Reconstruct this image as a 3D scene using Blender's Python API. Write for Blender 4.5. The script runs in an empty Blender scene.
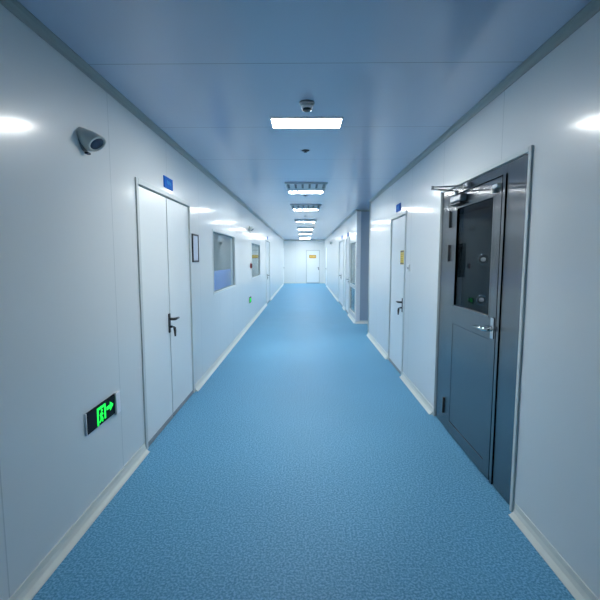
import bpy, bmesh, math, random
from mathutils import Vector, Matrix
random.seed(7)
SC = bpy.context.scene
COL = SC.collection

# ------------------------------------------------------------------ sizes (metres)
XL, XR, XF = -1.33, 1.32, 1.24       # left wall, right wall, right wall beyond the passage
H = 2.745                            # ceiling
YE = 26.4                            # end wall
YB = -4.0                            # wall behind the camera
YP0, YP1 = 8.55, 10.1                # side passage on the right
TH = 0.08                            # wall panel thickness

# ------------------------------------------------------------------ materials
def new_mat(name):
    m = bpy.data.materials.new(name); m.use_nodes = True
    nt = m.node_tree; b = nt.nodes['Principled BSDF']
    return m, nt, b

def plain(name, col, rough=.4, metal=0., spec=.5, noise=0., nscale=30.):
    m, nt, b = new_mat(name)
    b.inputs['Roughness'].default_value = rough
    b.inputs['Metallic'].default_value = metal
    b.inputs['Specular IOR Level'].default_value = spec
    if noise > 0:
        tc = nt.nodes.new('ShaderNodeTexCoord'); n = nt.nodes.new('ShaderNodeTexNoise')
        n.inputs['Scale'].default_value = nscale
        r = nt.nodes.new('ShaderNodeMapRange')
        r.inputs['To Min'].default_value = 1 - noise; r.inputs['To Max'].default_value = 1 + noise
        mx = nt.nodes.new('ShaderNodeMix'); mx.data_type = 'RGBA'; mx.blend_type = 'MULTIPLY'
        mx.inputs['Factor'].default_value = 1
        mx.inputs['A'].default_value = (*col, 1)
        nt.links.new(tc.outputs['Object'], n.inputs['Vector'])
        nt.links.new(n.outputs['Fac'], r.inputs['Value'])
        nt.links.new(r.outputs['Result'], mx.inputs['B'])
        nt.links.new(mx.outputs['Result'], b.inputs['Base Color'])
    else:
        b.inputs['Base Color'].default_value = (*col, 1)
    return m

def panel_mat(name, col, rough, axis, offset, pitch, width, seam, wave=.0006, spec=.5, coat=0.):
    """painted steel sandwich panels: seams every PITCH metres along AXIS, faint waviness"""
    m, nt, b = new_mat(name)
    N, L = nt.nodes, nt.links
    b.inputs['Roughness'].default_value = rough
    b.inputs['Specular IOR Level'].default_value = spec
    b.inputs['Coat Weight'].default_value = coat; b.inputs['Coat Roughness'].default_value = .135
    geo = N.new('ShaderNodeNewGeometry'); sx = N.new('ShaderNodeSeparateXYZ')
    L.new(geo.outputs['Position'], sx.inputs[0])
    def math_(op, a, bb=None):
        n = N.new('ShaderNodeMath'); n.operation = op
        for i, v in enumerate((a, bb)):
            if v is None: continue
            if isinstance(v, (int, float)): n.inputs[i].default_value = v
            else: L.new(v, n.inputs[i])
        return n.outputs[0]
    t = math_('ADD', sx.outputs[axis], -offset + 40 * pitch + pitch / 2)
    t = math_('MODULO', t, pitch)
    t = math_('ABSOLUTE', math_('SUBTRACT', t, pitch / 2))
    inside = math_('LESS_THAN', t, width / 2)
    mx = N.new('ShaderNodeMix'); mx.data_type = 'RGBA'
    L.new(inside, mx.inputs['Factor'])
    mx.inputs['A'].default_value = (*col, 1); mx.inputs['B'].default_value = (*seam, 1)
    L.new(mx.outputs['Result'], b.inputs['Base Color'])
    # slight oil-canning of the sheet: long vertical streaks
    mp = N.new('ShaderNodeMapping'); mp.inputs['Scale'].default_value = (1, 1, .12) if axis == 1 and name != 'ceiling_panel' else (1, .25, 1)
    L.new(geo.outputs['Position'], mp.inputs['Vector'])
    no = N.new('ShaderNodeTexNoise'); no.inputs['Scale'].default_value = 3.; no.inputs['Detail'].default_value = 2
    L.new(mp.outputs[0], no.inputs['Vector'])
    bp = N.new('ShaderNodeBump'); bp.inputs['Strength'].default_value = 1.; bp.inputs['Distance'].default_value = wave
    L.new(no.outputs['Fac'], bp.inputs['Height']); L.new(bp.outputs[0], b.inputs['Normal']); L.new(bp.outputs[0], b.inputs['Coat Normal'])
    return m

WALLC = (.79, .82, .815)
M = {}
M['wall'] = panel_mat('wall_panel', WALLC, .36, 1, 2.89, 1.18, .008, (.62, .66, .66), .002, .45, .55)
M['passage'] = plain('shade_toned_panel', (.40, .47, .56), .35)  # passage shade put into the base colour, darker than the other walls
M['endwall'] = panel_mat('end_wall_panel', WALLC, .3, 0, -.6, 1.18, .006, (.58, .64, .66), .0006)
M['ceiling'] = panel_mat('ceiling_panel', (.52, .58, .71), .15, 1, 4.98, 1.2, .008, (.33, .37, .45), .0012)
M['door'] = plain('white_door_paint', (.86, .90, .90), .28)
M['frame'] = plain('white_aluminium', (.66, .71, .70), .35)
M['trim'] = plain('pale_aluminium_cove', (.31, .34, .33), .38)
M['skirt'] = plain('cream_cove_skirting', (.74, .77, .72), .36)
M['gasket'] = plain('grey_gasket', (.10, .115, .11), .6)
M['black'] = plain('black_plastic', (.012, .014, .016), .4)
M['closer'] = plain('grey_closer_metal', (.34, .36, .38), .3, .9)
M['signface'] = plain('dark_sign_face', (.010, .014, .024), .6, 0., .15)
M['cap'] = plain('bright_white_plastic', (.9, .9, .93), .35)
M['bronze'] = plain('dark_handle_metal', (.055, .06, .06), .3, .6)
M['chrome'] = plain('chrome', (.75, .77, .78), .12, 1.)
M['white'] = plain('white_plastic', (.78, .80, .80), .4)
M['grey'] = plain('grey_plastic', (.30, .33, .35), .45)
M['beige'] = plain('beige_speaker_paint', (.72, .72, .67), .42)
M['grille'] = plain('blue_grey_grille', (.055, .085, .15), .55, .0, .5, .25, 300)
M['paper'] = plain('white_paper', (.74, .80, .88), .5)
M['blue'] = plain('blue_sign', (.008, .15, .62), .6, 0., .15)
M['cyan'] = plain('light_blue_print', (.05, .33, .75), .6, 0., .15)
M['yellow'] = plain('yellow_sign', (.78, .55, .02), .4)
M['orange'] = plain('orange_sign', (.75, .40, .02), .4)
M['brown'] = plain('brown_print', (.12, .07, .01), .5)
M['print'] = plain('dark_yellow_print', (.42, .27, .01), .5)
M['palep'] = plain('pale_print', (.85, .68, .25), .5)
M['red'] = plain('red_plastic', (.35, .03, .02), .5)
M['sprink'] = plain('dark_sprinkler_metal', (.05, .06, .08), .4, .5)
M['vent'] = plain('vent_paint', (.58, .64, .68), .45)
M['ventdark'] = plain('vent_shadow_gap', (.14, .17, .19), .6)
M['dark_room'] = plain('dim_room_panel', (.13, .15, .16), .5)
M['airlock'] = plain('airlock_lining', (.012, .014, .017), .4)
M['board'] = plain('blue_board', (.008, .17, .78), .5)

def brushed():
    m, nt, b = new_mat('brushed_stainless')
    N, L = nt.nodes, nt.links
    b.inputs['Metallic'].default_value = 1.; b.inputs['Anisotropic'].default_value = 1.
    tg = N.new('ShaderNodeCombineXYZ'); tg.inputs[1].default_value = 1.     # grain runs upright, so highlights spread sideways
    L.new(tg.outputs[0], b.inputs['Tangent'])
    geo = N.new('ShaderNodeNewGeometry'); mp = N.new('ShaderNodeMapping')
    mp.inputs['Scale'].default_value = (60, 60, 2)
    L.new(geo.outputs['Position'], mp.inputs[0])
    n = N.new('ShaderNodeTexNoise'); n.inputs['Scale'].default_value = 3; n.inputs['Detail'].default_value = 3
    L.new(mp.outputs[0], n.inputs['Vector'])
    cr = N.new('ShaderNodeValToRGB')
    cr.color_ramp.elements[0].color = (.23, .24, .25, 1); cr.color_ramp.elements[1].color = (.31, .32, .33, 1)
    L.new(n.outputs['Fac'], cr.inputs[0]); L.new(cr.outputs[0], b.inputs['Base Color'])
    mr = N.new('ShaderNodeMapRange'); mr.inputs['To Min'].default_value = .21; mr.inputs['To Max'].default_value = .28
    L.new(n.outputs['Fac'], mr.inputs['Value']); L.new(mr.outputs[0], b.inputs['Roughness'])
    return m
M['steel'] = brushed()

def floor_mat():
    m, nt, b = new_mat('blue_speckled_vinyl')
    N, L = nt.nodes, nt.links
    geo = N.new('ShaderNodeNewGeometry')
    def noise(scale, detail):
        n = N.new('ShaderNodeTexNoise'); n.inputs['Scale'].default_value = scale; n.inputs['Detail'].default_value = detail
        L.new(geo.outputs['Position'], n.inputs['Vector']); return n
    n1 = noise(85, 2); n2 = noise(1.2, 2)
    cr = N.new('ShaderNodeValToRGB')
    e = cr.color_ramp.elements
    e[0].position = .36; e[0].color = (.066, .265, .45, 1)
    e[1].position = .64; e[1].color = (.20, .49, .72, 1)
    x = e.new(.5); x.color = (.118, .365, .58, 1)
    L.new(n1.outputs['Fac'], cr.inputs[0])
    mr = N.new('ShaderNodeMapRange'); mr.inputs['To Min'].default_value = .94; mr.inputs['To Max'].default_value = 1.06
    L.new(n2.outputs['Fac'], mr.inputs['Value'])
    mx = N.new('ShaderNodeMix'); mx.data_type = 'RGBA'; mx.blend_type = 'MULTIPLY'; mx.inputs['Factor'].default_value = 1
    L.new(cr.outputs[0], mx.inputs['A']); L.new(mr.outputs[0], mx.inputs['B'])
    L.new(mx.outputs['Result'], b.inputs['Base Color'])
    b.inputs['Roughness'].default_value = .55; b.inputs['Specular IOR Level'].default_value = .3
    return m
M['floor'] = floor_mat()

def glass_mat(name, f0, tint, refl):
    """thin pane: Schlick reflection (the same from both faces) over clear transmission"""
    m = bpy.data.materials.new(name); m.use_nodes = True
    nt = m.node_tree; N, L = nt.nodes, nt.links
    N.remove(N['Principled BSDF']); out = N['Material Output']
    geo = N.new('ShaderNodeNewGeometry'); dt = N.new('ShaderNodeVectorMath'); dt.operation = 'DOT_PRODUCT'
    L.new(geo.outputs['Incoming'], dt.inputs[0]); L.new(geo.outputs['Normal'], dt.inputs[1])
    def mth(op, a, b=None):
        n = N.new('ShaderNodeMath'); n.operation = op
        for i, v in enumerate((a, b)):
            if v is None: continue
            if isinstance(v, (int, float)): n.inputs[i].default_value = v
            else: L.new(v, n.inputs[i])
        return n.outputs[0]
    k = mth('POWER', mth('SUBTRACT', 1., mth('ABSOLUTE', dt.outputs['Value'])), 5.)
    k = mth('ADD', mth('MULTIPLY', k, 1 - f0), f0)
    tr = N.new('ShaderNodeBsdfTransparent'); tr.inputs[0].default_value = (*tint, 1)
    gl = N.new('ShaderNodeBsdfGlossy'); gl.inputs['Roughness'].default_value = .01
    gl.inputs['Color'].default_value = (*refl, 1)
    mx = N.new('ShaderNodeMixShader')
    L.new(k, mx.inputs[0]); L.new(tr.outputs[0], mx.inputs[1]); L.new(gl.outputs[0], mx.inputs[2])
    L.new(mx.outputs[0], out.inputs[0])
    return m
M['glass'] = glass_mat('window_glass', .04, (.93, .96, .96), (.62, .68, .70))
M['darkglass'] = glass_mat('dark_door_glass', .04, (.75, .78, .8), (.22, .28, .32))

def emit(name, col, s):
    m, nt, b = new_mat(name)
    b.inputs['Base Color'].default_value = (*col, 1)
    b.inputs['Emission Color'].default_value = (*col, 1)
    b.inputs['Emission Strength'].default_value = s
    return m
M['lamp'] = emit('led_diffuser', (.975, 1., .985), 76.)
M['green'] = emit('exit_green', (.01, 1., .08), 1.1)

# ------------------------------------------------------------------ mesh helpers
class MB:
    def __init__(s): s.bm = bmesh.new()
    def box(s, a, b, bev=0., mp=None):
        x0, x1 = sorted((a[0], b[0])); y0, y1 = sorted((a[1], b[1])); z0, z1 = sorted((a[2], b[2]))
        r = bmesh.ops.create_cube(s.bm, size=1)
        vs = r['verts']
        for v in vs:
            v.co = Vector(((x0 + x1) / 2 + v.co.x * (x1 - x0), (y0 + y1) / 2 + v.co.y * (y1 - y0), (z0 + z1) / 2 + v.co.z * (z1 - z0)))
        if mp:
            for v in vs: v.co = Vector(mp(*v.co))
        if bev > 0:
            es = list({e for v in vs for e in v.link_edges})
            bmesh.ops.bevel(s.bm, geom=es, offset=bev, segments=2, profile=.5, affect='EDGES')
        return s
    def tube(s, pts, r, n=12, caps=True):
        pts = [Vector(p) for p in pts]
        rs = r if isinstance(r, (list, tuple)) else [r] * len(pts)
        rings = []; up = None
        for i, p in enumerate(pts):
            d = (pts[min(i + 1, len(pts) - 1)] - pts[max(i - 1, 0)]).normalized()
            if up is None:
                up = Vector((0, 0, 1)) if abs(d.z) < .9 else Vector((1, 0, 0))
            u = d.cross(up).normalized(); w = u.cross(d).normalized()
            rings.append([s.bm.verts.new(p + (u * math.cos(2 * math.pi * k / n) + w * math.sin(2 * math.pi * k / n)) * rs[i]) for k in range(n)])
        for a, b in zip(rings, rings[1:]):
            for k in range(n):
                f = s.bm.faces.new((a[k], a[(k + 1) % n], b[(k + 1) % n], b[k])); f.smooth = True
        if caps:
            s.bm.faces.new(rings[0][::-1]); s.bm.faces.new(rings[-1])
        return s
    def rings(s, rings, caps=True, smooth=True):
        vs = [[s.bm.verts.new(Vector(p)) for p in r] for r in rings]
        n = len(vs[0])
        for a, b in zip(vs, vs[1:]):
            for k in range(n):
                f = s.bm.faces.new((a[k], a[(k + 1) % n], b[(k + 1) % n], b[k])); f.smooth = smooth
        if caps:
            s.bm.faces.new(vs[0][::-1]); s.bm.faces.new(vs[-1])
        return s
    def lathe(s, prof, c=(0, 0, 0), n=24):
        return s.rings([[(c[0] + r * math.cos(2 * math.pi * k / n), c[1] + r * math.sin(2 * math.pi * k / n), c[2] + z) for k in range(n)] for r, z in prof])
    def extrude_profile(s, prof, fn, t0, t1):
        """prof: closed list of (a,b); fn(a,b,t) -> world"""
        return s.rings([[fn(a, b, t) for a, b in prof] for t in (t0, t1)], smooth=False)
    def poly(s, pts, fn, d0, d1):
        return s.rings([[fn(a, b, d) for a, b in pts] for d in (d0, d1)], smooth=False)
    def build(s, name, mat, parent=None):
        bmesh.ops.recalc_face_normals(s.bm, faces=s.bm.faces)
        me = bpy.data.meshes.new(name)
        if parent is not None:
            off = Vector((0, 0, 0)); p = parent
            while p is not None: off += p.location; p = p.parent
            bmesh.ops.translate(s.bm, vec=-off, verts=s.bm.verts)
        s.bm.to_mesh(me); s.bm.free()
        me.materials.append(M[mat])
        o = bpy.data.objects.new(name, me); COL.objects.link(o)
        if parent is not None: o.parent = parent
        return o

def tag(o, label=None, cat=None, group=None, kind=None):
    if label: o['label'] = label
    if cat: o['category'] = cat
    if group: o['group'] = group
    if kind: o['kind'] = kind
    return o

def thing(name, loc, label, cat, group=None, kind=None):
    o = bpy.data.objects.new(name, None); COL.objects.link(o)
    o.location = loc; o.empty_display_size = .1
    return tag(o, label, cat, group, kind)

def copy_tree(o, loc, label, rz=0., group=None):
    c = o.copy(); COL.objects.link(c); c.location = loc; c.rotation_euler = (0, 0, rz)
    c['label'] = label
    if group: c['group'] = group
    for ch in list(o.children):
        d = ch.copy(); COL.objects.link(d); d.parent = c
        for g in list(ch.children):
            e = g.copy(); COL.objects.link(e); e.parent = d
    return c

# wall frames: (u along the wall, z, d out of the wall into the corridor) -> world
def fL(u, z, d): return (XL + d, u, z)
def fR(u, z, d): return (XR - d, u, z)
def fF(u, z, d): return (XF - d, u, z)
def fE(u, z, d): return (u, YE - d, z)
def wbox(mb, f, u0, u1, z0, z1, d0, d1, bev=0.):
    return mb.box((u0, z0, d0), (u1, z1, d1), bev, f)

# ------------------------------------------------------------------ shell
def wall(name, f, u0, u1, holes, mat, label, z1=H):
    us = sorted({u0, u1, *[h[0] for h in holes], *[h[1] for h in holes]})
    zs = sorted({0., z1, *[h[2] for h in holes], *[h[3] for h in holes]})
    bm = bmesh.new(); vs = {}
    def V(u, z, d):
        k = (u, z, d)
        if k not in vs: vs[k] = bm.verts.new(f(u, z, d))
        return vs[k]
    solid = lambda i, j: 0 <= i < len(us) - 1 and 0 <= j < len(zs) - 1 and not any(
        h[0] <= us[i] and us[i + 1] <= h[1] and h[2] <= zs[j] and zs[j + 1] <= h[3] for h in holes)
    for i in range(len(us) - 1):
        for j in range(len(zs) - 1):
            if not solid(i, j): continue
            a, b, c, d = us[i], us[i + 1], zs[j], zs[j + 1]
            bm.faces.new((V(a, c, 0), V(b, c, 0), V(b, d, 0), V(a, d, 0)))
            bm.faces.new((V(a, c, -TH), V(a, d, -TH), V(b, d, -TH), V(b, c, -TH)))
            for di, dj, p, q in ((-1, 0, (a, c), (a, d)), (1, 0, (b, c), (b, d)), (0, -1, (a, c), (b, c)), (0, 1, (a, d), (b, d))):
                if not solid(i + di, j + dj):
                    bm.faces.new((V(*p, 0), V(*q, 0), V(*q, -TH), V(*p, -TH)))
    bmesh.ops.recalc_face_normals(bm, faces=bm.faces)
    me = bpy.data.meshes.new(name); bm.to_mesh(me); bm.free(); me.materials.append(M[mat])
    o = bpy.data.objects.new(name, me); COL.objects.link(o)
    return tag(o, label, 'wall', None, 'structure')

D1 = (3.30, 4.84, 0, 2.23)       # double door, left
W1 = (6.0, 7.92, 1.06, 2.015)    # windows, left
W2 = (10.35, 12.28, 1.08, 2.0)
D4 = (14.15, 15.60, 0, 2.23)
D6 = (25.25, 26.15, 0, 2.2)
D2 = (2.49, 4.12, 0, 2.25)       # stainless door, right
D3 = (5.50, 6.46, 0, 2.22)       # white door, right
W3 = (10.24, 11.50, .17, 2.02)   # tall window, far right
D5 = (11.66, 12.64, 0, 2.2)
D7 = (13.40, 15.20, 0, 2.2)
D8 = (23.8, 24.95, 0, 2.2)
D9 = (.05, .945, 0, 2.12)        # end wall

wall('wall_left', fL, YB, YE, [D1, W1, W2, D4, D6], 'wall', 'glossy white panel wall with double door and two windows')
wall('wall_right', fR, YB, YP0, [D2, D3], 'wall', 'glossy white panel wall holding the stainless steel door')
wall('wall_far_right', fF, YP1, YE, [W3, D5, D7, D8], 'wall', 'white panel wall beyond the side passage')
wall('wall_end', fE, XL, XF, [D9], 'endwall', 'white wall closing the far end of the corridor')
w = MB(); w.box((XL, YB - TH, 0), (XR, YB, H)); tag(w.build('wall_rear', 'endwall'), 'white wall closing the corridor behind the viewer', 'wall', None, 'structure')
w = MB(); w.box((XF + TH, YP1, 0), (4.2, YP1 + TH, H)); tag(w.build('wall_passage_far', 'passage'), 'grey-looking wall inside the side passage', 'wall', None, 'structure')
w = MB(); w.box((XR + TH, YP0 - TH, 0), (4.2, YP0, H)); tag(w.build('wall_passage_near', 'endwall'), 'near side wall of the side passage', 'wall', None, 'structure')
w = MB(); w.box((4.2, YP0 - TH, 0), (4.28, YP1 + TH, H)); tag(w.build('wall_passage_end', 'endwall'), 'wall closing the side passage', 'wall', None, 'structure')
w = MB(); w.box((-4.2, YB - .2, -.1), (4.4, YE + .2, 0)); tag(w.build('floor', 'floor'), 'blue speckled vinyl floor', 'floor', None, 'structure')
w = MB(); w.box((-4.2, YB - .2, H), (4.4, YE + .2, H + .1)); tag(w.build('ceiling', 'ceiling'), 'glossy pale blue-grey panel ceiling', 'ceiling', None, 'structure')
# dim rooms behind the panes
def room(name, x0, x1, y0, y1, mat, label):
    m = MB()
    s = 1 if x1 > x0 else -1
    m.box((x1, y0, 0), (x1 + s * .06, y1, H)); m.box((x0, y0 - .06, 0), (x1 + s * .06, y0, H)); m.box((x0, y1, 0), (x1 + s * .06, y1 + .06, H))
    tag(m.build(name, mat), label, 'wall', None, 'structure')
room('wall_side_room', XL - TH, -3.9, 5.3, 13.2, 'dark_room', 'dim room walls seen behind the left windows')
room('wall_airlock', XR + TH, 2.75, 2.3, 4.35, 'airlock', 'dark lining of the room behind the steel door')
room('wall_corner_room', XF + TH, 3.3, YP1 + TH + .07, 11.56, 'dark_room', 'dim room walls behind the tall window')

# cove skirting and cornice strips
def cove(size, n=6):
    pts = [(0, 0), (0, size)]
    for k in range(1, n):
        a = math.pi / 2 * k / n
        pts.append((size * (1 - math.cos(a)) * .9 + .004 * 0, size * (1 - math.sin(a)) * .9))
    pts.append((size, 0))
    return pts
SK = [(0, 0), (0, .075), (.006, .075), (.009, .045), (.018, .022), (.034, .008), (.045, .004), (.045, 0)]
CN = [(0, 0), (0, -.042), (.005, -.042), (.012, -.026), (.024, -.013), (.042, -.005), (.042, 0)]
def strip(name, f, u0, u1, prof, z, mat, label, cat):
    m = MB(); m.extrude_profile([(a, b) for a, b in prof], lambda a, b, t: f(t, z + b, a), u0, u1)
    return tag(m.build(name, mat), label, cat, None, 'structure')
SKL = [(YB, 3.285, 'left'), (4.85, 14.14, 'left'), (15.61, 25.24, 'left')]
for (a, b, _), l in zip(SKL, ('cream cove skirting before the double door', 'cream cove skirting under the left windows', 'white cove skirting at the far left')):
    strip('baseboard_left', fL, a, b, SK, 0, 'skirt', l, 'skirting')
for a, b, l in ((YB, 2.465, 'cream cove skirting before the steel door'), (4.135, 5.49, 'cream cove skirting between steel and white doors'), (6.47, YP0, 'cream cove skirting between white door and passage corner')):
    strip('baseboard_right', fR, a, b, SK, 0, 'skirt', l, 'skirting')
for a, b, l in ((YP1, 11.65, 'white skirting under the tall window'), (12.65, 13.39, 'short white skirting between two far right doors'), (15.21, 23.79, 'white skirting at the far right')):
    strip('baseboard_far_right', fF, a, b, SK, 0, 'skirt', l, 'skirting')
strip('baseboard_passage', lambda t, z, d: (t, YP1 - d, z), XF, 4.2, SK, 0, 'skirt', 'white skirting along the passage wall', 'skirting')
strip('baseboard_end', fE, XL, .04, SK, 0, 'skirt', 'white skirting on the end wall', 'skirting')
strip('baseboard_end', fE, .955, XF, SK, 0, 'skirt', 'short white skirting right of the end door', 'skirting')
strip('trim_1', fL, YB, YE, CN, H, 'trim', 'grey cove moulding along the left ceiling edge', 'cornice')
strip('trim_2', fR, YB, YP0, CN, H, 'trim', 'grey cove moulding above the steel door', 'cornice')
strip('trim_3', fF, YP1, YE, CN, H, 'trim', 'grey cove moulding over the far right wall', 'cornice')
strip('trim_4', fE, XL, XF, CN, H, 'trim', 'grey cove moulding over the end wall', 'cornice')
strip('trim_5', lambda t, z, d: (t, YP1 - d, z), XF, 4.2, CN, H, 'trim', 'grey cove moulding inside the passage', 'cornice')
m = MB(); m.tube([(XR - .002, YP0 - .012, 0.0), (XR - .002, YP0 - .012, H)], .016, 12); tag(m.build('trim_6', 'frame'), 'white rounded corner strip at the passage', 'corner trim', None, 'structure')
m = MB(); m.box((XF - .006, YP1 - .008, 0), (XF + .10, YP1 + .03, H), .006); tag(m.build('trim_7', 'cap'), 'white corner strip beyond the side passage', 'corner trim', None, 'structure')

# ------------------------------------------------------------------ doors
def lever_set(f, leaf, u, z, dirn, out, flip=1):
    """long backplate, lever towards dirn, lock cylinder"""
    m = MB(); wbox(m, f, u - .022, u + .022, z - .115, z + .075, out, out + .012, .004); m.build('handle_plate', 'bronze', leaf)
    P = lambda du, dz, d: f(u + du * dirn, z + dz, out + d)
    m = MB(); m.tube([P(0, .02, .01), P(0, .02, .05), P(.012, .02, .06), P(.05, .02, .062), P(.12, .018, .06)], [.013, .013, .0135, .012, .010], 10); m.build('lever', 'bronze', leaf)
    m = MB(); m.tube([P(0, -.055, .01), P(0, -.055, .034)], .012, 12); m.build('lock_cylinder', 'bronze', leaf)

def white_door(n, f, hole, label, seams=(), handle=None, plate_out=-.004, sill=True):
    u0, u1, _, zt = hole
    root = thing('door_%d' % n, f((u0 + u1) / 2, 0, 0), label, 'door', None, 'structure')
    fw = .045
    m = MB()
    wbox(m, f, u0, u0 + fw, 0, zt, -TH, .012, .004); wbox(m, f, u1 - fw, u1, 0, zt, -TH, .012, .004)
    wbox(m, f, u0 + fw, u1 - fw, zt - fw, zt, -TH, .012, .004)
    m.build('door_frame', 'frame', root)
    # grey seal in the joints
    m = MB(); wbox(m, f, u0 + fw, u1 - fw, .004, zt - fw, -.06, -.045); m.build('door_seal', 'gasket', root)
    cuts = [u0 + fw, *seams, u1 - fw]
    g = .011
    for i, (a, b) in enumerate(zip(cuts, cuts[1:])):
        m = MB(); wbox(m, f, a + g, b - g, .014, zt - fw - g, -.044, -.004, .003)
        leaf = m.build('leaf', 'door', root)
        m = MB(); wbox(m, f, a + g, b - g, .002, .04, -.003, .003); m.build('bottom_seal', 'grey', leaf)
        if handle and handle[0] == i:
            lever_set(f, leaf, handle[1], handle[2], handle[3], -.003)
    return root

white_door(1, fL, D1, 'white double door on the left wall near the green exit sign', (4.045,), (0, 4.008, .985, 1))
white_door(3, fR, D3, 'white single door beside the stainless steel door, yellow label on it', (), (0, 5.60, .985, 1))
white_door(4, fL, D4, 'white double door on the left wall beyond the second window', (14.70,), (0, 14.66, .96, 1))
white_door(5, fF, D5, 'white single door just beyond the tall window', (), (0, 11.77, .985, 1))
white_door(6, fL, D6, 'white door at the far left corner by the end wall', (), (0, 25.36, 1.0, 1))
white_door(7, fF, D7, 'white double door on the far right wall', (14.32,), (0, 14.27, .985, 1))
white_door(8, fF, D8, 'white door furthest down the right wall', (), (0, 23.92, .985, 1))
d9 = white_door(9, fE, D9, 'white door in the end wall with an orange sign', (), (0, .855, .96, -1))

def key(f, u, z, label):
    r = thing('key', f(u, z, .03), label, 'key', 'keys left in door locks')
    m = MB(); m.tube([f(u, z, .030), f(u, z, .052)], .0045, 8); m.tube([f(u, z - .004, .05), f(u, z - .03, .053)], .013, 10); m.build('bow', 'bronze', r)
    m = MB(); m.tube([f(u, z - .03, .054), f(u, z - .095, .056)], [.014, .008], 8); m.build('key_tag', 'bronze', r)
key(fL, 4.008, .93, 'dark key hanging from the lock of the left double door')
key(fR, 5.60, .93, 'dark key hanging from the lock of the yellow-labelled door')

# ------------------------------------------------------------------ stainless steel door
f = fR
r2 = thing('door_2', fR(3.3, 0, 0), 'stainless steel door with dark glass pane, closer and lever', 'door', None, 'structure')
m = MB()
for a, b, z0, z1 in ((D2[0], D2[0] + .03, 0, D2[3]), (D2[1] - .03, D2[1], 0, D2[3]), (D2[0] + .03, D2[1] - .03, D2[3] - .03, D2[3])):
    wbox(m, f, a, b, z0, z1, -.02, .014, .003)
tag(m.build('edge_trim', 'frame', r2), 'white aluminium edge trim')
m = MB(); wbox(m, f, 2.522, 2.80, .005, 2.218, -.07, -.004, .003); m.build('side_panel', 'steel', r2)
m = MB(); wbox(m, f, 3.825, 4.088, .005, 2.218, -.07, -.004, .003); m.build('side_panel', 'steel', r2)
m = MB(); wbox(m, f, 2.802, 3.823, 2.155, 2.218, -.07, -.004, .003); m.build('transom', 'steel', r2)
m = MB(); wbox(m, f, 2.804, 2.840, .005, 2.153, -.06, .006, .003); m.build('door_post', 'steel', r2)
m = MB(); wbox(m, f, 2.836, 2.90, .006, 2.153, -.074, -.062); wbox(m, f, 3.76, 3.83, .006, 2.153, -.074, -.062); wbox(m, f, 2.90, 3.76, 2.09, 2.153, -.074, -.062); m.build('door_seal', 'gasket', r2)
# leaf: stiles and rails around the pane and a recessed lower panel
m = MB()
LU0, LU1, LZ0, LZ1 = 2.852, 3.80, .012, 2.142
G = (2.955, 3.675, 1.175, 2.035)
wbox(m, f, LU0, G[0], LZ0, LZ1, -.06, .006, .003); wbox(m, f, G[1], LU1, LZ0, LZ1, -.06, .006, .003)
wbox(m, f, G[0], G[1], G[3], LZ1, -.06, .006, .003); wbox(m, f, G[0], G[1], 1.02, G[2], -.06, .006, .003)
wbox(m, f, G[0], G[1], LZ0, .12, -.06, .006, .003)
leaf = m.build('leaf', 'steel', r2)
m = MB(); wbox(m, f, G[0] + .001, G[1] - .001, .121, 1.019, -.05, .003, .002); m.build('lower_panel', 'steel', leaf)
m = MB(); wbox(m, f, G[0] + .002, G[1] - .002, G[2] + .002, G[3] - .002, -.010, -.004); tag(m.build('glass_pane', 'darkglass', leaf), 'dark reflective glass')
m = MB()
for a, b, c, d in ((G[0] - .012, G[1] + .012, G[3] - .012, G[3] + .006), (G[0] - .012, G[1] + .012, G[2] - .006, G[2] + .012), (G[0] - .006, G[0] + .012, G[2], G[3]), (G[1] - .012, G[1] + .006, G[2], G[3])):
    wbox(m, f, a, b, c, d, -.02, .008, .002)
m.build('glazing_bead', 'steel', leaf)
m = MB(); wbox(m, f, 2.868, 2.912, 1.035, 1.185, .006, .014, .004); m.build('lock_plate', 'chrome', leaf)
m = MB(); P = lambda u, z, d: f(u, z, d)
m.tube([P(2.892, 1.10, .01), P(2.892, 1.10, .055), P(2.905, 1.10, .066), P(2.95, 1.10, .068), P(3.06, 1.095, .066)], [.013, .013, .013, .012, .010], 12)
tag(m.build('lever', 'chrome', leaf), 'chrome lever handle')
m = MB(); wbox(m, f, 2.87, 2.935, 2.075, 2.10, .006, .03, .003); wbox(m, f, 2.93, 2.95, 2.045, 2.10, .006, .03, .003)
tag(m.build('door_contact', 'white', leaf), 'white hook-shaped contact at the top corner')
for z in (1.945, 1.643, .222):
    m = MB(); wbox(m, f, 3.802, 3.824, z - .072, z + .072, -.03, .014, .003)
    m.tube([f(3.813, z - .075, .014), f(3.813, z + .075, .014)], .009, 10)
    tag(m.build('hinge', 'black', r2), 'black hinge')
# closer: body on the leaf, folding arm sticking out
m = MB(); wbox(m, f, 3.45, 3.70, 2.065, 2.125, .006, .062, .014)
clo = m.build('door_closer', 'closer', r2)
m = MB(); wbox(m, f, 3.47, 3.71, 2.048, 2.064, .006, .06, .004); m.build('closer_cover', 'black', clo)
m = MB(); m.tube([f(3.60, 2.12, .036), f(3.60, 2.165, .036)], .018, 14)
m.build('spindle', 'closer', clo)
EL = f(3.46, 2.158, .285)
def bar(mb, a, b, w, t):
    a, b = Vector(a), Vector(b); d = (b - a).normalized(); s = d.cross(Vector((0, 0, 1))).normalized() * w / 2; up = Vector((0, 0, t / 2))
    mb.rings([[p + s + up, p - s + up, p - s - up, p + s - up] for p in (a, b)], smooth=False)
m = MB(); bar(m, f(3.60, 2.16, .036), EL, .026, .010); m.build('main_arm', 'closer', clo)
E2 = Vector(EL) + Vector((0, 0, .014))
m = MB(); bar(m, f(3.455, 2.184, .012), E2, .020, .008); m.tube([Vector(EL) - Vector((0, 0, .008)), Vector(EL) + Vector((0, 0, .022))], .013, 12); m.build('forearm', 'closer', clo)
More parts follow.
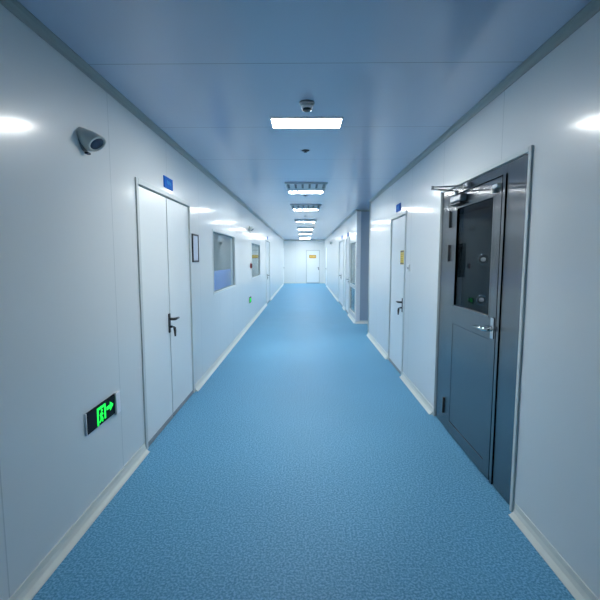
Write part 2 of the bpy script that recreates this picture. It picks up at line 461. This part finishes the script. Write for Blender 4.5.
m = MB(); wbox(m, f, 3.41, 3.50, 2.168, 2.204, -.004, .026, .004); m.build('arm_bracket', 'closer', clo)

al = bpy.data.lights.new('nozzle_fill', 'AREA'); al.shape = 'DISK'; al.size = .3; al.energy = 12  # added fill light without a fixture, makes the nozzles show through the pane
ao = bpy.data.objects.new('nozzle_fill', al); COL.objects.link(ao); ao.location = (2.0, 3.5, 2.7)
# nozzles inside, dimly seen through the pane
for k, (x, z) in enumerate(((1.845, 1.585), (1.845, 1.165))):
    r = thing('air_nozzle', (x, 4.35, z), ('pale round air nozzle behind the steel door glass, upper one', 'pale round air nozzle behind the steel door glass, lower one')[k], 'nozzle', 'air nozzles behind the door glass')
    C0 = Vector((x, 4.349, z))
    def ring(rad, dy): return [C0 + Vector((rad * math.cos(2 * math.pi * q / 20), -dy, rad * math.sin(2 * math.pi * q / 20))) for q in range(20)]
    MB().rings([ring(.055, 0), ring(.055, .006), ring(.048, .010), ring(.045, .006)]).build('rim', 'chrome', r)
    MB().rings([ring(.022, .006), ring(.021, .022), ring(.012, .032), ring(.008, .032)]).build('ball', 'white', r)

# ------------------------------------------------------------------ windows
def window(n, f, W, label, mid=None):
    u0, u1, z0, z1 = W
    r = thing('window_%d' % n, f((u0 + u1) / 2, z0, 0), label, 'window', None, 'structure')
    m = MB(); w = .03
    for a, b, c, d in ((u0, u0 + w, z0, z1), (u1 - w, u1, z0, z1), (u0 + w, u1 - w, z0, z0 + w), (u0 + w, u1 - w, z1 - w, z1)):
        wbox(m, f, a, b, c, d, -TH, .006, .003)
    m.build('window_frame', 'frame', r)
    if mid:
        m = MB(); wbox(m, f, u0 + w, u1 - w, mid - .045, mid + .045, -TH, .004, .003); m.build('mid_rail', 'frame', r)
        wbox(MB(), f, 0, 1, 0, 1, 0, 1)
        spans = ((z0 + w, mid - .045), (mid + .045, z1 - w))
    else: spans = ((z0 + w, z1 - w),)
    for a, b in spans:
        m = MB(); wbox(m, f, u0 + w, u1 - w, a, b, -.024, -.018); m.build('glass_pane', 'glass', r)
    # dark sight-line strip around the pane
    for a, b in spans:
        m = MB(); q = .018
        for A in ((u0 + w, u0 + w + q, a, b), (u1 - w - q, u1 - w, a, b), (u0 + w + q, u1 - w - q, a, a + q), (u0 + w + q, u1 - w - q, b - q, b)):
            wbox(m, f, *A, -.04, -.025)
        m.build('glazing_seal', 'gasket', r)
    return r
window(1, fL, W1, 'left window nearest the double door, blue board behind it')
window(2, fL, W2, 'left window further down the corridor')
window(3, fF, W3, 'tall narrow window with a mid rail beyond the passage', .87)
m = MB(); m.box((-1.66, 6.0, 0), (-1.62, 9.3, 1.36), .004)
tag(m.build('partition_board', 'board'), 'bright blue board standing behind the first left window', 'board')

rl = bpy.data.lights.new('board_fill', 'AREA'); rl.shape = 'RECTANGLE'; rl.size = .6; rl.size_y = .6; rl.energy = 45  # added fill light, no fixture: brightens the blue board behind the glass
ro = bpy.data.objects.new('board_fill', rl); COL.objects.link(ro); ro.location = (-1.95, 7.9, 2.6); ro.rotation_euler = (0, math.radians(-14), 0)
# ------------------------------------------------------------------ signs on the walls
def exit_sign(f, u0, label):
    """casing with dark face, green running figure in a doorway and an arrow"""
    r = thing('exit_sign', f(u0, .50, 0), label, 'exit sign', 'green exit signs low on the left wall')
    z0, z1, L = .513, .668, .445
    m = MB(); wbox(m, f, u0, u0 + .010, z0 + .012, z1 - .004, .001, .011, .002); m.build('end_cap', 'cap', r)
    m = MB(); wbox(m, f, u0 + .378, u0 + L, z0, z1, .001, .022, .004); m.build('end_cap', 'cap', r)
    m = MB(); wbox(m, f, u0 + .010, u0 + .378, z0 + .014, z1 - .006, .001, .010); face = m.build('face', 'signface', r)
    fu, fz = u0 + .133, z0 + .018       # pictogram origin
    def Q(a, b, d): return f(fu + a, fz + b, d)
    d0, d1 = .0102, .0116
    m = MB()
    for pts in ([(0, 0), (.018, 0), (.018, .115), (0, .115)], [(.018, .099), (.112, .099), (.112, .115), (.018, .115)], [(.094, .015), (.112, .015), (.112, .099), (.094, .099)]):
        m.poly(pts, Q, d0, d1)
    m.build('doorway_symbol', 'green', face)
    m = MB()
    n = 12; m.poly([(.060 + .0095 * math.cos(2 * math.pi * k / n), .085 + .0085 * math.sin(2 * math.pi * k / n)) for k in range(n)], Q, d0, d1)
    for a, b, w in (((.055, .072), (.050, .042), .016), ((.056, .070), (.076, .056), .008), ((.052, .070), (.034, .058), .008), ((.051, .044), (.070, .030), .010), ((.070, .030), (.066, .008), .009), ((.049, .044), (.044, .022), .010), ((.044, .022), (.026, .016), .009)):
        A, B = Vector(a), Vector(b); t = (B - A).normalized(); q = Vector((-t.y, t.x)) * w / 2
        m.poly([tuple(A + q), tuple(A - q), tuple(B - q), tuple(B + q)], Q, d0, d1)
    m.build('running_figure', 'green', face)
    m = MB(); m.poly([(.125, .060), (.175, .060), (.175, .040), (.222, .071), (.175, .102), (.175, .082), (.125, .082)], Q, d0, d1)
    m.build('arrow', 'green', face)
    return r
exit_sign(fL, 2.40, 'nearest green running-man exit sign, beside the double door')
exit_sign(fL, 9.72, 'distant green exit sign low on the wall between the two windows')

def plaque(f, u, z, label, w=.25, h=.105):
    r = thing('door_plaque', f(u, z, 0), label, 'sign', 'blue plaques above the doors')
    m = MB(); wbox(m, f, u - w / 2, u + w / 2, z - h / 2, z + h / 2, .001, .012, .002); m.build('plate', 'blue', r)
    m = MB()
    for k, (a, b, c, d) in enumerate(((-.06, -.035, -.012, .022), (-.028, .0, -.018, .018), (.008, .032, -.015, .02), (.04, .065, -.02, .014))):
        wbox(m, f, u + a, u + b, z + c, z + d, .012, .0135)
    m.build('lettering', 'cyan', r)
    return r
plaque(fL, 4.09, 2.318, 'blue plaque above the left double door')
plaque(fR, 5.97, 2.306, 'blue plaque above the yellow-labelled white door')
plaque(fL, 14.75, 2.30, 'small blue plaque above the far left double door')
plaque(fF, 14.05, 2.295, 'small blue plaque above the far right double door')
plaque(fF, 12.10, 2.275, 'small blue plaque above the door beside the tall window')

r = thing('notice_frame', fL(5.025, 1.55, 0), 'slim black framed white notice between double door and window', 'notice')
m = MB(); q = .02
for A in ((4.89, 4.89 + q, 1.55, 1.885), (5.16 - q, 5.16, 1.55, 1.885), (4.89 + q, 5.16 - q, 1.55, 1.55 + q), (4.89 + q, 5.16 - q, 1.885 - q, 1.885)):
    wbox(m, fL, *A, .001, .016, .002)
m.build('frame', 'black', r)
m = MB(); wbox(m, fL, 4.905, 5.145, 1.565, 1.87, .001, .009); m.build('sheet', 'paper', r)

r = thing('warning_label', fR(5.70, 1.51, 0), 'upright yellow label with brown bands on the white door', 'label')
m = MB(); wbox(m, fR, 5.595, 5.795, 1.512, 1.702, -.0035, .0); m.build('card', 'yellow', r)
m = MB(); wbox(m, fR, 5.60, 5.79, 1.678, 1.698, -.001, .0015); m.build('header_band', 'brown', r)
m = MB(); wbox(m, fR, 5.60, 5.79, 1.517, 1.536, -.001, .0015); m.build('footer_band', 'brown', r)
m = MB()
for k in range(4):
    for j in range(4): wbox(m, fR, 5.625 + .04 * j, 5.648 + .04 * j, 1.556 + .03 * k, 1.566 + .03 * k, -.001, .001)
m.build('lettering', 'print', r)

r = thing('door_sign', fE(.478, 1.60, 0), 'orange sign on the white door in the end wall', 'sign')
m = MB(); wbox(m, fE, .262, .694, 1.59, 1.79, -.0035, .004, .001); m.build('card', 'orange', r)
m = MB()
for A in ((.262, .694, 1.772, 1.79), (.262, .694, 1.59, 1.608), (.262, .28, 1.608, 1.772), (.676, .694, 1.608, 1.772)): wbox(m, fE, *A, .003, .006)
m.build('border', 'print', r)
m = MB()
for j in range(4): wbox(m, fE, .315 + .092 * j, .37 + .092 * j, 1.65, 1.74, .003, .006)
m.build('lettering', 'palep', r)

# call point and door button
r = thing('alarm_switch', fL(10.20, 1.36, 0), 'red and black call point beside the second left window', 'alarm button')
m = MB(); wbox(m, fL, 10.07, 10.19, 1.35, 1.47, .001, .03, .006); m.build('housing', 'red', r)
m = MB(); wbox(m, fL, 10.085, 10.175, 1.362, 1.458, .03, .045, .003); m.build('cover', 'black', r)
r = thing('door_switch', fR(5.30, 1.44, 0), 'small white door button right of the yellow-labelled door', 'button')
m = MB(); wbox(m, fR, 5.262, 5.338, 1.435, 1.52, .001, .012, .004); m.build('plate', 'white', r)
m = MB(); m.tube([fR(5.30, 1.472, .012), fR(5.30, 1.472, .02)], .014, 14); m.build('push_button', 'grey', r)

# ------------------------------------------------------------------ wall speakers
def speaker(loc, label):
    r = thing('wall_speaker', loc, label, 'speaker', 'wall speakers')
    c = Vector(loc)
    N = 28
    ax = Vector((.62, -.20, -.72)).normalized()
    e1 = ax.cross(Vector((0, 0, 1))).normalized(); e2 = ax.cross(e1)
    def circ(cen, rad): return [cen + e1 * rad * math.cos(t) + e2 * rad * math.sin(t) for t in [2 * math.pi * k / N for k in range(N)]]
    tip = c + Vector((.080, .0, -.034))
    def proj(p):   # where the barrel meets the wall plane
        return Vector((c.x + .002, p.y, p.z))
    base = []
    for p in circ(Vector((0, 0, 0)), .070):
        base.append(Vector((c.x + .003, c.y + p.y * 1.08, c.z + p.z * 1.2)))
    end = circ(tip, .058); lip = circ(tip + ax * .004, .055); inn = circ(tip + ax * .004, .043); ins = circ(tip - ax * .006, .042)
    mid = [b.lerp(e, .45) + (b.lerp(e, .45) - c.lerp(tip, .45)).normalized() * .007 for b, e in zip(base, end)]
    m = MB(); m.rings([base, mid, end, lip, inn, ins]); m.build('housing', 'beige', r)
    m = MB(); m.rings([circ(tip - ax * .005, .0415), circ(tip - ax * .001, .0415), circ(tip + ax * .002, .02)]); m.build('grille', 'grille', r)
    m = MB(); m.box((c.x + .012, c.y - .022, c.z - .096), (c.x + .035, c.y + .015, c.z - .084), .004); m.build('mount_clip', 'black', r)
    m = MB(); m.rings([[Vector((c.x + d, c.y + .060 * math.cos(t), c.z - .012 + .066 * math.sin(t))) for t in [2 * math.pi * k / N for k in range(N)]] for d in (.0, .006)]); m.build('wall_plate', 'grey', r)
    return r
sp = speaker((XL + .001, 2.555, 2.315), 'beige cone wall speaker high on the left, before the double door')
copy_tree(sp, (XL + .001, 9.94, 2.30), 'distant wall speaker high between the two left windows')
copy_tree(sp, (XF - .001, 19.4, 2.30), 'far wall speaker high on the right wall', math.pi)

# ------------------------------------------------------------------ ceiling fittings
def ceiling_light(y, label):
    r = thing('ceiling_light', (0.01, y, H), label, 'ceiling light', 'flush ceiling lights in a line')
    m = MB(); w, l, t = .298, .13, .010
    for a, b in (((-w, -l), (-w + t, l)), ((w - t, -l), (w, l)), ((-w + t, -l), (w - t, -l + t)), ((-w + t, l - t), (w - t, l))):
        m.box((.01 + a[0], y + a[1], H - .012), (.01 + b[0], y + b[1], H - .0005), .002)
    m.build('frame', 'white', r)
    m = MB(); m.box((.01 - w + t, y - l + t, H - .009), (.01 + w - t, y + l - t, H - .0008)); m.build('diffuser', 'lamp', r)
    return r
LY = [3.655, 7.37, 10.02, 13.35, 16.75, 20.1, 23.6, 24.9]
names = ['nearest ceiling light, beside the round smoke detector', 'second ceiling light, just past the first slatted vent', 'third ceiling light from the viewer, past the second vent', 'fourth ceiling light from the viewer along the corridor', 'fifth ceiling light from the viewer along the corridor', 'sixth ceiling light from the viewer along the corridor', 'seventh ceiling light, one before the end wall', 'last ceiling light, the one nearest the end wall']
l0 = ceiling_light(LY[0], names[0])
for y, n in zip(LY[1:], names[1:]): copy_tree(l0, (.01, y, H), n)

def vent(y, label):
    r = thing('ceiling_vent', (.015, y, H), label, 'vent', 'slatted ceiling vents')
    w, l, t = .33, .27, .03
    m = MB()
    for a, b in (((-w, -l), (-w + t, l)), ((w - t, -l), (w, l)), ((-w + t, -l), (w - t, -l + t)), ((-w + t, l - t), (w - t, l))):
        m.box((.015 + a[0], y + a[1], H - .022), (.015 + b[0], y + b[1], H - .0005), .004)
    m.build('frame', 'vent', r)
    m = MB(); m.box((.015 - w + t, y - l + t, H - .006), (.015 + w - t, y + l - t, H - .001)); m.build('backing', 'ventdark', r)
    for k in range(5):
        x = .015 + (-.22 + .11 * k)
        m = MB(); m.box((x - .038, y - l + t + .004, H - .017), (x + .038, y + l - t - .004, H - .010), .003); m.build('slat', 'vent', r)
    return r
VY = [6.74, 9.34, 12.88, 16.02, 19.1, 21.95]
vn = ['nearest slatted ceiling vent, just before the second light', 'slatted ceiling vent just before the third light', 'slatted ceiling vent just before the fourth light', 'slatted ceiling vent just before the fifth light', 'slatted ceiling vent between fifth and sixth lights', 'slatted ceiling vent between sixth and seventh lights']
v0 = vent(VY[0], vn[0])
for y, n in zip(VY[1:], vn[1:]): copy_tree(v0, (.015, y, H), n)

c = (.012, 3.20, H)
r = thing('smoke_detector', c, 'round white smoke detector with dark slots before the nearest light', 'smoke detector')
MB().lathe([(.0565, -.0005), (.0565, -.012), (.05, -.020), (.042, -.021)], c).build('base', 'grey', r)
MB().lathe([(.040, -.020), (.043, -.040), (.040, -.046), (.030, -.046)], c).build('body', 'white', r)
MB().lathe([(.031, -.045), (.034, -.048), (.034, -.058), (.026, -.062)], c).build('slot_ring', 'black', r)

def sprinkler(y, label):
    c = (.003, y, H)
    r = thing('sprinkler', c, label, 'sprinkler', 'ceiling sprinklers')
    MB().lathe([(.042, -.0005), (.040, -.005), (.028, -.010), (.018, -.010)], c, 20).build('escutcheon', 'sprink', r)
    MB().lathe([(.011, -.009), (.010, -.012), (.006, -.015), (.006, -.019)], c, 12).build('body', 'sprink', r)
    MB().lathe([(.010, -.018), (.020, -.019), (.020, -.021), (.010, -.022)], c, 16).build('deflector', 'sprink', r)
    return r
s0 = sprinkler(4.58, 'dark round sprinkler just past the nearest light')
for y, n in ((7.78, 'small dark sprinkler just past the second light'), (11.55, 'small dark sprinkler between third and fourth lights'), (15.1, 'tiny dark sprinkler between fourth and fifth lights')):
    copy_tree(s0, (.003, y, H), n)

# ------------------------------------------------------------------ world, camera, view
wd = bpy.data.worlds.new('World'); SC.world = wd; wd.use_nodes = True
wd.node_tree.nodes['Background'].inputs[0].default_value = (.6, .75, 1, 1)
wd.node_tree.nodes['Background'].inputs[1].default_value = .0

F, VX, VY_ = 415., 305.1, 258.
p = math.atan((300 - VY_) / F); a = math.atan((VX - 300) / F * math.cos(p))
cam = bpy.data.cameras.new('Camera'); co = bpy.data.objects.new('Camera', cam); COL.objects.link(co)
cam.sensor_width = 36; cam.lens = F / 600 * 36; cam.clip_start = .02; cam.clip_end = 100
co.location = (0, 0, 1.6); co.rotation_euler = (math.pi / 2 - p, 0, a)
SC.camera = co
vs = SC.view_settings
SC.display_settings.display_device = 'sRGB'
vs.view_transform = 'Standard'; vs.look = 'None'; vs.gamma = 1; vs.use_curve_mapping = False
vs.exposure = 0.
SC.cycles.max_bounces = 14; SC.cycles.diffuse_bounces = 8; SC.cycles.glossy_bounces = 8; SC.cycles.transparent_max_bounces = 12
SC.cycles.use_denoising = True
SC.cycles.sample_clamp_indirect = 8
